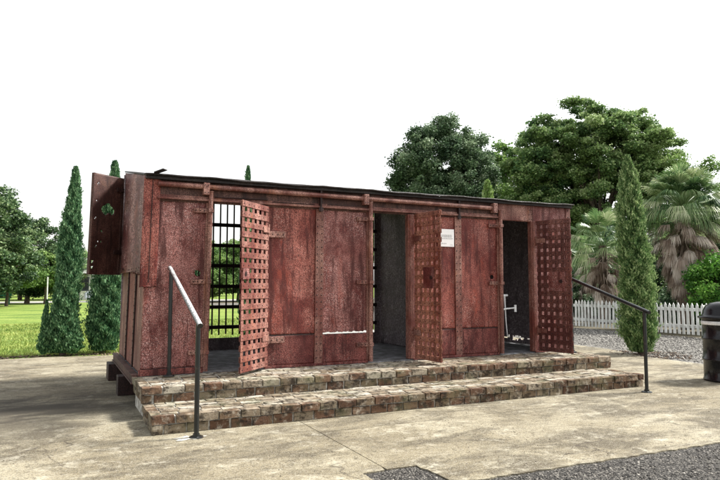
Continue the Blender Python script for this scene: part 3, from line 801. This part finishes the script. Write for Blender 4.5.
# ------------------------------------------------------------------ vegetation
def leaves(C, size, n_up=.3, aspect=1.5, bias=None):
    """C (N,3) centres -> bent quads randomly turned"""
    N = len(C)
    a = rng.normal(0, 1, (N, 3)); a[:, 2] *= .6; a /= np.linalg.norm(a, axis=1)[:, None]
    if bias is not None: a = a * .55 + bias; a /= np.linalg.norm(a, axis=1)[:, None]
    b = rng.normal(0, 1, (N, 3)); b -= (b * a).sum(1)[:, None] * a; b /= np.linalg.norm(b, axis=1)[:, None]
    s = size * rng.uniform(.6, 1.35, N)[:, None]
    V = np.stack([C - a * s * aspect * .5, C + b * s * .5, C + a * s * aspect * .5, C - b * s * .5], 1)
    return V.reshape(-1, 3), np.arange(N * 4).reshape(N, 4)
def crown_pts(blobs, nclump, per, cr, flat, seed):
    r = np.random.default_rng(seed); vol = np.array([b[3] * b[4] * b[5] for b in blobs]); p = vol / vol.sum()
    cs = []; out = []; rn = []
    for i in range(nclump):
        b = blobs[r.choice(len(blobs), p=p)]
        d = r.normal(0, 1, 3); d /= np.linalg.norm(d); rad = r.uniform(.25, 1) ** .4
        c = np.array(b[:3]) + d * np.array(b[3:6]) * rad; cs.append(c)
        R_ = cr * r.uniform(.55, 1.35); n = int(per * (R_ / cr) ** 2)
        q = r.normal(0, 1, (n, 3)); q /= np.linalg.norm(q, axis=1)[:, None]
        q *= (r.uniform(.15, 1, n) ** .45)[:, None] * (1 + .22 * r.normal(0, 1, n))[:, None]
        q[:, 2] *= flat
        out.append(c + q * R_)
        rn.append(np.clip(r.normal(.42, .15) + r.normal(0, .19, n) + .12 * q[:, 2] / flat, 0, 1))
    return np.concatenate(out), np.concatenate(rn), cs
def tree(name, x, y, label, cat, blobs, nclump, per, cr, leafsize, mat, tr, seed, flat=.6, group=None, z0=GZ - .02, fork=None):
    t = thing(name, (x, y, z0), label, cat, group)
    blobs = [(x + b[0], y + b[1], b[2], b[3], b[4], b[5]) for b in blobs]
    P_, rn, cs = crown_pts(blobs, nclump, per, cr, flat, seed)
    P_[:, 2] = np.maximum(P_[:, 2], z0 + .05)
    V_, F_ = leaves(P_, leafsize)
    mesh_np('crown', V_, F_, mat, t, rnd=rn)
    r = random.Random(seed); m = MB()
    zc = np.mean([b[2] for b in blobs]); zt = fork if fork else z0 + (zc - z0) * .55
    m.tube([(x, y, z0 - .1), (x + .05, y, z0 + (zt - z0) * .5), (x, y + .05, zt)], [tr * 1.3, tr, tr * .85], 10)
    for c_ in r.sample(cs, min(len(cs), 22)):
        mid = (Vector((x, y, zt)) * .55 + Vector(c_) * .45) + Vector((r.uniform(-.3, .3), r.uniform(-.3, .3), r.uniform(0, .4) * (zc - z0) * .1))
        m.tube([(x, y, zt - r.uniform(0, .1) * (zt - z0)), mid, c_], [tr * .45, tr * .25, tr * .07], 6)
    m.build('trunk', M['bark'], t)
    return t
# big dark oak dome
tree('oak_tree', 20.4, 24.4, 'large dark green dome shaped oak rising above the middle of the cell block roof', 'tree',
     [(0, 0, 7.2, 3.5, 3.3, 3.7), (-.3, 0, 8.9, 2.3, 2.2, 2.3), (-1.6, 1.0, 5.2, 2.0, 2.0, 2.0), (1.9, -.5, 5.6, 2.0, 2.0, 2.2), (.3, 0, 4.9, 2.6, 2.4, 1.6)], 560, 330, .42, .085, M['leaf_oak'], .32, 22, .85)
# spreading tree on the right
tree('spreading_tree', 25.8, 17.3, 'tallest broad spreading tree with layered dark foliage above the right end of the cell block', 'tree',
     [(0, 0, 8.4, 3.0, 3.0, 2.1), (-.5, .4, 9.8, 1.9, 1.9, 1.6), (1.0, -1.1, 9.4, 1.6, 1.6, 1.3), (1.7, -2.0, 7.9, 1.9, 1.9, 1.4), (-1.9, 1.8, 7.0, 2.2, 2.0, 1.9), (-1.9, 2.0, 8.9, 1.6, 1.5, 1.5), (-2.6, 1.2, 9.4, 1.2, 1.2, 1.0), (-3.1, 1.6, 7.6, 1.6, 1.5, 1.4), (2.6, -1.9, 8.9, 1.0, 1.0, .8), (0, 0, 6.2, 2.8, 2.6, 1.7), (1.9, -2.4, 5.8, 2.0, 2.0, 1.6), (-2.2, 2.5, 5.2, 2.2, 2.2, 1.6)],
     620, 430, .42, .085, M['leaf_mid'], .28, 36, .6)
tree('broadleaf_tree', 29.3, 27.8, 'lighter green loose tree in the dip between the oak and the tallest spreading tree', 'tree',
     [(0, 0, 8.0, 3.2, 2.6, 2.6), (-.9, .4, 9.9, 1.7, 1.5, 1.5), (.8, -1, 5.5, 3.2, 3, 2.4), (-2, 1.5, 6, 2, 2, 3)], 170, 260, .65, .14, M['leaf_light'], .25, 41, .5)
tree('broadleaf_tree', 17.5, 30.5, 'pale green low tree peeping out at the left foot of the dark oak', 'tree',
     [(0, 0, 4.6, 1.9, 1.8, 1.9), (-.6, .2, 3.4, 1.9, 1.9, 1.4)], 60, 240, .6, .14, M['leaf_light'], .2, 43, .6)
tree('broadleaf_tree', 24.5, 20.5, 'yellow green tree filling the space under the tallest spreading tree beside the roof end', 'tree',
     [(0, 0, 4.6, 2.4, 2.2, 1.7), (.5, -1.5, 3.2, 2.4, 2.4, 2.0), (-2.0, 1.5, 5.0, 2.0, 2.0, 1.6)], 120, 260, .6, .12, M['leaf_light'], .2, 47, .6)
# undergrowth trees behind the fence
US = [(27.5, 13.0, 6.6, 2.6, 'leaf_light', 'taller green tree behind the narrow cypress, under the tallest spreading tree'),
      (28.5, 8.8, 6.4, 2.6, 'leaf_oak', 'taller dark tree directly behind the crown of the large palm'),
      (27.0, 5.2, 5.2, 2.0, 'leaf_mid', 'green tree behind the right side of the large palm'),
      (26.8, 19.5, 5.8, 2.4, 'leaf_oak', 'taller dark tree above the right end of the roof'),
      (21.5, 15.4, 3.0, 1.8, 'leaf_mid', 'dense green understorey tree directly beyond the right end of the cell block'),
      (21.0, 11.8, 3.2, 1.8, 'leaf_oak', 'dark understorey tree between the left palm and the narrow cypress'),
      (23.0, 9.5, 3.6, 1.9, 'leaf_mid', 'green understorey tree behind the narrow cypress and both palms'),
      (22.5, 6.6, 3.7, 1.5, 'leaf_oak', 'dark understorey tree behind the large palm'),
      (23.0, 3.6, 3.8, 1.5, 'leaf_mid', 'green understorey tree behind the large palm at the right edge of the photo')]
for i, (x, y, h, r_, mt, lb) in enumerate(US):
    tree('understorey_tree', x, y, lb, 'tree', [(0, 0, h * .62, r_, r_ * 1.1, h * .5), (.2, .6, h * .25, r_ * 1.05, r_ * 1.2, h * .4)], 110, 280, .42, .075, M[mt], .12, 60 + i, .7, 'understorey trees beyond the picket fence')
def bush(x, y, rx, ry, h, label, mt, seed, n=34, ls=.06, group=None):
    return tree('bush', x, y, label, 'bush', [(0, 0, GZ + h * .5, rx, ry, h * .48)], n, 260, .26, ls, M[mt], .05, seed, .8, group)
bush(16.3, 4.25, .75, .8, 2.25, 'bright green rounded bush beyond the fence, behind the black drum bin', 'leaf_bush', 81, 80)
bush(18.2, 12.9, .8, 1.2, 1.5, 'low dark bush beyond the left end of the white fence', 'leaf_oak', 82, 44)
bush(18.4, 9.9, .8, 1.3, 1.3, 'low dark bush beyond the fence under the left palm', 'leaf_oak', 83, 44)
bush(18.9, 7.3, .8, 1.2, 1.5, 'low dark bush beyond the fence behind the narrow cypress', 'leaf_oak', 84, 44)
bush(18.9, 5.2, .8, 1.0, 1.4, 'low dark bush under the dead fronds of the large palm', 'leaf_oak', 85, 40)

def cypress(name, x, y, h, prof, label, mt, seed, lean_=(0, 0), n=15000, ls=.045, side=None, cat='conifer'):
    """prof(t) -> radius at relative height t"""
    t = thing(name, (x, y, GZ - .01), label, cat)
    r = np.random.default_rng(seed)
    def shell(n, h, prof, ox, oy, lean_, zb):
        tt = r.uniform(0, 1, n) ** 1.15; a = r.uniform(0, 2 * math.pi, n)
        # lumpy sprays: radius modulated over angle and height
        lump = 1 + .20 * np.sin(a * 3 + tt * 19 + seed) * np.sin(tt * 31 + a * 2) + .12 * np.sin(a * 7 - tt * 47) + .09 * np.sin(tt * 83 + a * 5)
        rad = np.array([prof(v) for v in tt]) * lump * (r.uniform(.35, 1, n) ** .35)
        rad = rad * (1 + .10 * r.normal(0, 1, n)); wisp = r.uniform(0, 1, n) < .02; rad = np.where(wisp, rad * 1.18 + .015, rad)
        C = np.stack([ox + rad * np.cos(a) + lean_[0] * tt, oy + rad * np.sin(a) + lean_[1] * tt, zb + tt * h], -1)
        bias = np.stack([np.cos(a) * .45, np.sin(a) * .45, np.full(n, 1.1)], -1)
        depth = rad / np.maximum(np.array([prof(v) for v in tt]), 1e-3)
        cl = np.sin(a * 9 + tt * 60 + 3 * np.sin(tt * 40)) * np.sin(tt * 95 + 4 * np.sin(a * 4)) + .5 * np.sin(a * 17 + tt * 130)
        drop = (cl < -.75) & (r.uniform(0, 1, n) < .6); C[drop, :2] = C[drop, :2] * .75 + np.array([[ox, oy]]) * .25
        return C, bias, np.clip(.14 * cl + .12 + .5 * (depth - .55) + r.normal(0, .17, n) + .35, 0, 1)  # clump shading in the leaf tone: inner sprays and gaps darker
    C, bi, rn = shell(n, h, prof, x, y, lean_, GZ + .06)
    if side:
        for (dx, dy, hh, rr_, nn) in side:
            c2, b2, r2 = shell(nn, hh, lambda v, q=rr_: q * (1 - v) ** .7 * min(1, (v + .06) * 6), x + dx, y + dy, (dx * -.1, 0), GZ + .05)
            C = np.concatenate([C, c2]); bi = np.concatenate([bi, b2]); rn = np.concatenate([rn, r2])
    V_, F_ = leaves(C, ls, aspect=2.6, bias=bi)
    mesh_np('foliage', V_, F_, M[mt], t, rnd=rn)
    m = MB(); m.tube([(x, y, GZ - .05), (x + lean_[0] * .5, y + lean_[1] * .5, GZ + h * .5), (x + lean_[0] * .9, y + lean_[1] * .9, GZ + h * .9)], [.06, .04, .012], 8)
    m.build('trunk', M['bark'], t)
cypress('cedar_tree', -.70, 6.05, 3.62, lambda v: (.255 * (1 - v) ** .72 * (.82 + .75 * v) + .03 * math.sin(v * 14) * (1 - v)) * min(1, (v + .12) * 5) + .008, 'shaggy dark green conifer with a pointed top at the lawn edge, far left', 'leaf_con', 5,
        (.14, 0.), 62000, .021, side=[(-.33, -.05, 1.0, .11, 5000), (-.14, .05, .5, .20, 4000), (.18, -.1, .9, .20, 7000)])
cypress('cedar_tree', .03, 6.15, 3.82, lambda v: (.31 * (1 - v) ** .6) * min(1, (v + .12) * 5) + .010, 'dark conifer partly hidden behind the hanging steel shutter', 'leaf_con', 6, (.14, 0), 58000, .021)
cypress('cedar_tree', 3.0, 6.3, 3.97, lambda v: (.17 * (1 - v) ** .6) * min(1, (v + .05) * 5) + .01, 'dark conifer whose tip shows above the roof over the left lattice door', 'leaf_con', 8, (0, 0), 12000, .032)
cypress('cedar_tree', 1.80, 6.1, 1.75, lambda v: (.26 * (1 - v) ** .5) * min(1, (v + .05) * 5) + .01, 'short dark conifer seen through the left edge of the barred rear window', 'leaf_con', 9, (0, 0), 10000, .032)
cypress('cypress_tree', 9.72, 6.3, 4.12, lambda v: (.42 * (1 - v) ** .6) * min(1, (v + .05) * 5) + .01, 'pale green cypress whose tip shows above the roof near the right door', 'leaf_light', 10, (0, 0), 9000, .055)
cypress('cypress_tree', 9.45, 1.22, 3.86, lambda v: (.32 * (1 - v ** 6) ** .7) * min(1, (v + .10) * 5) * (1 - .42 * v) + .01, 'tall narrow columnar cypress with a leaning tip before the white picket fence', 'leaf_cyp', 12, (-.16, .06), 70000, .019)

# palms
def palm(x, y, ztop, nf, nd, fl, skirt, label, seed, skw=1.0):
    t = thing('fan_palm', (x, y, GZ - .02), label, 'palm', 'fan palms beyond the picket fence')
    r = np.random.default_rng(seed)
    m = MB(); m.tube([(x, y, GZ - .1), (x, y, (ztop + GZ) * .5), (x, y, ztop - .1)], [.22, .17, .14], 12); m.build('trunk', M['bark'], t)
    def fan(mb, base, az, el, L_, wid, nb, droop, rr_, spread=1.35):
        d = Vector((math.cos(az) * math.cos(el), math.sin(az) * math.cos(el), math.sin(el)))
        hub = Vector(base) + d * L_ * .9
        mb.tube([base, Vector(base) + d * L_ * .45 + Vector((0, 0, .03)), hub], [.018, .014, .009], 4, r=.55)
        side = d.cross(Vector((0, 0, 1))); side = side.normalized() if side.length > .01 else Vector((1, 0, 0))
        up = side.cross(d).normalized()
        for i in range(nb):
            a = (i / (nb - 1) - .5) * 2 * spread
            bd = (d * math.cos(a) + side * math.sin(a)).normalized()
            ln = wid * (1 - .25 * abs(a) / spread) * r.uniform(.85, 1.1)
            w = bd.cross(up).normalized() * (.014 if wid > .45 else .012)
            p0 = hub; p1 = hub + bd * ln * .55 + up * .03; p2 = hub + bd * ln * .85 - Vector((0, 0, 1)) * droop * ln * .25; p3 = hub + bd * ln * (1.0) - Vector((0, 0, 1)) * droop * ln * .6
            sh_ = min(1, max(0, rr_ + r.normal(0, .12)))
            mb.add([p0 - w * .15, p0 + w * .15, p1 + w, p1 - w, p2 + w * .6, p2 - w * .6, p3], [(0, 1, 2, 3), (3, 2, 4, 5), (5, 4, 6)], r=sh_)
    g = MB()
    for i in range(nf):
        el = 1.35 - 1.75 * (i / nf) ** .9 + r.normal(0, .1); az = i * 2.399 + r.normal(0, .2)
        fan(g, (x, y, ztop - .25 * (i / nf)), az, el, fl * r.uniform(.8, 1.1) * (1.0 if el > -.3 else .9), fl * .58, 34, .45 + .6 * (el < .5), min(1, max(0, r.normal(.5, .27))))
    g.build('crown', M['palm_green'], t)
    g = MB()
    for i in range(nd):
        f = i / nd; az = i * 2.399 + r.normal(0, .3); el = -.30 - 1.05 * f + r.normal(0, .12)
        z = ztop - .35 - skirt * .62 * f
        fan(g, (x, y, z), az, max(el, -1.45), fl * r.uniform(.65, .95) * (1 - .35 * f) * skw, fl * .52 * (1 - .2 * f), 18, .7, r.uniform(.0, 1), .62)
    g.build('dead_skirt', M['palm_dead'], t)
palm(16.7, 5.6, 3.5, 120, 170, 1.02, 2.9, 'large fan palm with a thick grey skirt of dead fronds, right of the narrow cypress', 3)
palm(16.9, 9.0, 2.55, 48, 60, 1.0, 1.7, 'smaller fan palm with bright fronds between the cell block and the narrow cypress', 4)
palm(19.0, 11.9, 2.0, 26, 20, .95, 1.2, 'small shaded fan palm glimpsed just beyond the right corner of the cell block', 6)

# far trees, left and behind
FT = [(-7.5, 52.0, 7.6, 4.0, 'leaf_dark', 'tall dark tree far behind the lawn, filling the left edge of the photo'),
      (-3.6, 58.0, 6.6, 3.2, 'leaf_mid', 'green tree far behind the lawn, between the dark oaks at the left'),
      (-5.2, 36.0, 7.2, 2.9, 'leaf_dark', 'dark oak cut off by the left edge of the photo'),
      (-2.6, 45.0, 6.2, 2.5, 'leaf_dark', 'dark oak left of the shaggy conifer, beyond the lawn'),
      (-.3, 58.0, 4.6, 3.0, 'leaf_mid', 'green tree just left of the shaggy conifer at the far side of the lawn'),
      (5.0, 62.0, 4.9, 3.0, 'leaf_mid', 'green tree seen between the two left conifers behind the pale house'),
      (9.8, 44.0, 4.7, 2.1, 'leaf_light', 'light green tree left in the barred rear window beyond the lawn'),
      (13.4, 45.5, 5.0, 2.2, 'leaf_light', 'light green tree right in the barred rear window beyond the lawn'),
      (11.5, 56.0, 4.6, 3.0, 'leaf_mid', 'mid green tree behind the two light trees in the rear window'),
      (18.5, 41.0, 3.8, 2.3, 'leaf_mid', 'mid green tree beyond the lawn, behind the middle cell')]
for i, (x, y, h, r_, mt, lb) in enumerate(FT):
    tree('lawn_tree', x, y, lb, 'tree', [(0, 0, h * .58, r_, r_, h * .42), (.3, 0, h * .30, r_ * 1.15, r_, h * .24)], 150, 300, .55, .11, M[mt], .16, 90 + i, .65, 'trees beyond the lawn', fork=1.3)
# small grove tree canopy with low leaves on the left
for i, (x, y, lb) in enumerate([(-3.6, 39.5, 'low pale leaved tree with a thin bare trunk at the left edge of the lawn'), (-1.4, 43.5, 'low pale leaved tree right of the thin trunked one, left of the shaggy conifer')]):
    tree('ornamental_tree', x, y, lb, 'tree', [(0, 0, 2.3, 1.8, 1.5, 1.1), (.2, 0, 1.6, 2.0, 1.5, .6)], 70, 220, .42, .10, M['leaf_light'], .09, 120 + i, .6, 'low trees on the lawn edge', fork=1.2)
# treeline far behind everything
for i, (x, y, h, r_, lb) in enumerate([(-16, 70, 8, 5, 'leftmost far tree of the woods behind the street'), (-7, 76, 7.5, 5, 'far tree behind the street, second from the left'), (4, 80, 6.0, 5, 'far tree behind the pale house'), (16, 74, 6.2, 5, 'far tree in the distance through the barred rear window'), (27, 62, 6.0, 5, 'far tree in the distance behind the middle of the cell block'), (36, 48, 6.5, 5, 'far tree in the distance behind the dark oak'), (38, 30, 6.2, 4.5, 'far tree in the distance behind the tallest spreading tree'), (36, 17, 6.0, 4.5, 'far tree in the distance behind the narrow cypress'), (35, 8, 5.8, 4, 'far tree in the distance behind the large palm'), (33, 0, 5.6, 4, 'far tree in the distance beyond the drum bin')]):
    tree('distant_tree', x, y, lb, 'tree', [(0, 0, h * .5, r_, r_, h * .5), (1, 0, h * .3, r_ * 1.1, r_, h * .35)], 90, 170, .9, .24, M['leaf_mid' if i % 2 else 'leaf_oak'], .2, 140 + i, .65, 'distant trees')

# ------------------------------------------------------------------ far house, car, pole, bench
hs = thing('house', (2.9, 57, GZ), 'pale house with grey roof beyond the lawn, between the two left conifers', 'house')
m = MB(); m.box(.6, 6.4, 56, 61, GZ - .1, 2.3)
m.build('wall', M['wall_white'], hs)
m = MB(); m.add([(.1, 55.4, 2.3), (6.9, 55.4, 2.3), (6.9, 61.6, 2.3), (.1, 61.6, 2.3), (.1, 58.5, 4.3), (6.9, 58.5, 4.3)], [(0, 1, 5, 4), (2, 3, 4, 5), (0, 4, 3), (1, 2, 5), (0, 3, 2, 1)])
m.build('roof', M['roof_grey'], hs)
m = MB(); m.box(.1, 6.9, 55.35, 55.42, 2.12, 2.34); m.build('fascia', M['white'], hs)
for x in (.4, 2.4, 4.5, 6.6):
    m = MB(); m.box(x - .08, x + .08, 55.45, 55.6, GZ, 2.2); m.build('porch_post', M['white'], hs)
for x in (1.2, 3.2, 5.2):
    m = MB(); m.box(x, x + .9, 55.96, 55.995, .5, 1.8); w = m.build('window', M['glassd'], hs)
    m = MB(); m.box(x - .07, x, 55.95, 55.994, .43, 1.87); m.box(x + .9, x + .97, 55.95, 55.994, .43, 1.87); m.box(x, x + .9, 55.95, 55.994, 1.8, 1.87); m.box(x, x + .9, 55.95, 55.994, .43, .5)
    m.build('window_frame', M['white'], w)
car = thing('parked_car', (3.6, 50.0, GZ), 'small blue grey car parked on the street in front of the pale house', 'car')
prof = [(-2.1, .25), (-2.1, .65), (-1.9, .82), (-1.15, .92), (-.55, 1.38), (.75, 1.40), (1.45, .98), (2.05, .88), (2.15, .55), (2.12, .25)]
def extr(pf, y0, y1, cx, z):
    n = len(pf); vs = [(cx + a, y0, z + b) for a, b in pf] + [(cx + a, y1, z + b) for a, b in pf]
    return vs, [tuple(range(n)), tuple(reversed(range(n, 2 * n)))] + [(i, n + i, n + (i + 1) % n, (i + 1) % n) for i in range(n)]
m = MB(); m.add(*extr(prof, 49.2, 50.9, 3.6, GZ)); m.build('body', M['bluegrey'], car, bevel=.06)
m = MB(); m.add(*extr([(-1.0, .95), (-.5, 1.32), (.1, 1.34), (.1, .95)], 49.185, 49.197, 3.6, GZ)); m.add(*extr([(.18, .95), (.18, 1.34), (.7, 1.33), (1.3, .98)], 49.185, 49.197, 3.6, GZ)); m.build('window', M['glassd'], car)
for x in (-1.3, 1.35):
    for y in (49.17, 50.75):
        m = MB(); m.tube([(3.6 + x, y, GZ + .31), (3.6 + x, y + .2, GZ + .31)], .31, 18); m.build('wheel', M['black'], car)
m = MB(); m.tube([(-1.25, 41.5, GZ - .05), (-1.25, 41.5, 1.6)], .045, 8); tag(m.build('pole', M['white'], None, loc=(-1.25, 41.5, GZ)), 'thin white pole on the far side of the lawn left of the shaggy conifer', 'pole')
bt = thing('park_bench', (-4.3, 43.0, GZ), 'green bench on the far side of the lawn at the left edge of the photo', 'bench')
m = MB(); m.box(-5.1, -3.5, 42.8, 43.3, .10, .16); m.build('seat', M['benchgreen'], bt)
m = MB(); [m.box(-5.1, -3.5, 43.3, 43.36, .25 + k * .14, .35 + k * .14) for k in range(3)]; m.build('backrest', M['benchgreen'], bt)
for x in (-5.0, -3.66):
    m = MB(); m.box(x, x + .07, 42.82, 43.3, GZ, .10); m.build('leg', M['benchgreen'], bt)
gb = thing('garden_bench', (17.1, 11.6, GZ), 'white slatted garden bench beyond the fence, right of the cell block corner', 'bench')
m = MB(); [m.box(16.9, 16.95, 11.3, 12.6, .34 + k * .09, .40 + k * .09) for k in range(5)]; m.build('backrest', M['white'], gb)
m = MB(); m.box(16.5, 16.9, 11.3, 12.6, .12, .17); m.build('seat', M['white'], gb)
for y in (11.32, 12.52):
    m = MB(); m.box(16.52, 16.58, y, y + .06, GZ - .02, .12); m.box(16.96, 17.01, y, y + .06, GZ - .02, .8); m.build('leg', M['white'], gb)

# ------------------------------------------------------------------ camera, light, world
cam = bpy.data.cameras.new('camera'); cam.sensor_width = 36; cam.lens = 627.361 / 720 * 36; cam.clip_end = 3000
co = bpy.data.objects.new('camera', cam); link(co)
co.location = (-.905, -7.488, 1.017)
yaw, pit = R(26.023), R(4.133)
f = Vector((math.sin(yaw) * math.cos(pit), math.cos(yaw) * math.cos(pit), math.sin(pit)))
co.rotation_euler = f.to_track_quat('-Z', 'Y').to_euler()
SC.camera = co
az, el = R(-8), R(48)           # sun azimuth measured from +X towards +Y
sun = bpy.data.lights.new('sun', 'SUN'); sun.energy = 3.8; sun.angle = R(8); sun.color = (1, .96, .90)
sl = bpy.data.objects.new('sun', sun); link(sl)
sdv = Vector((math.cos(az) * math.cos(el), math.sin(az) * math.cos(el), math.sin(el)))
sl.rotation_euler = sdv.to_track_quat('Z', 'Y').to_euler(); sl.location = (5, 0, 20)
w = bpy.data.worlds.new('World'); SC.world = w; w.use_nodes = True
nt = w.node_tree; bg = nt.nodes['Background']
sky = nt.nodes.new('ShaderNodeTexSky'); sky.sky_type = 'NISHITA'; sky.sun_disc = False
sky.sun_elevation = el; sky.sun_rotation = math.pi / 2 - az; sky.dust_density = 2; sky.air_density = 1.6; sky.ozone_density = 1
hs_ = nt.nodes.new('ShaderNodeHueSaturation'); hs_.inputs['Saturation'].default_value = .12
nt.links.new(sky.outputs[0], hs_.inputs['Color']); nt.links.new(hs_.outputs[0], bg.inputs['Color'])
bg.inputs['Strength'].default_value = .12
vs = SC.view_settings; vs.view_transform = 'Standard'; vs.look = 'None'; vs.exposure = 1.2; vs.gamma = 1; vs.use_curve_mapping = False
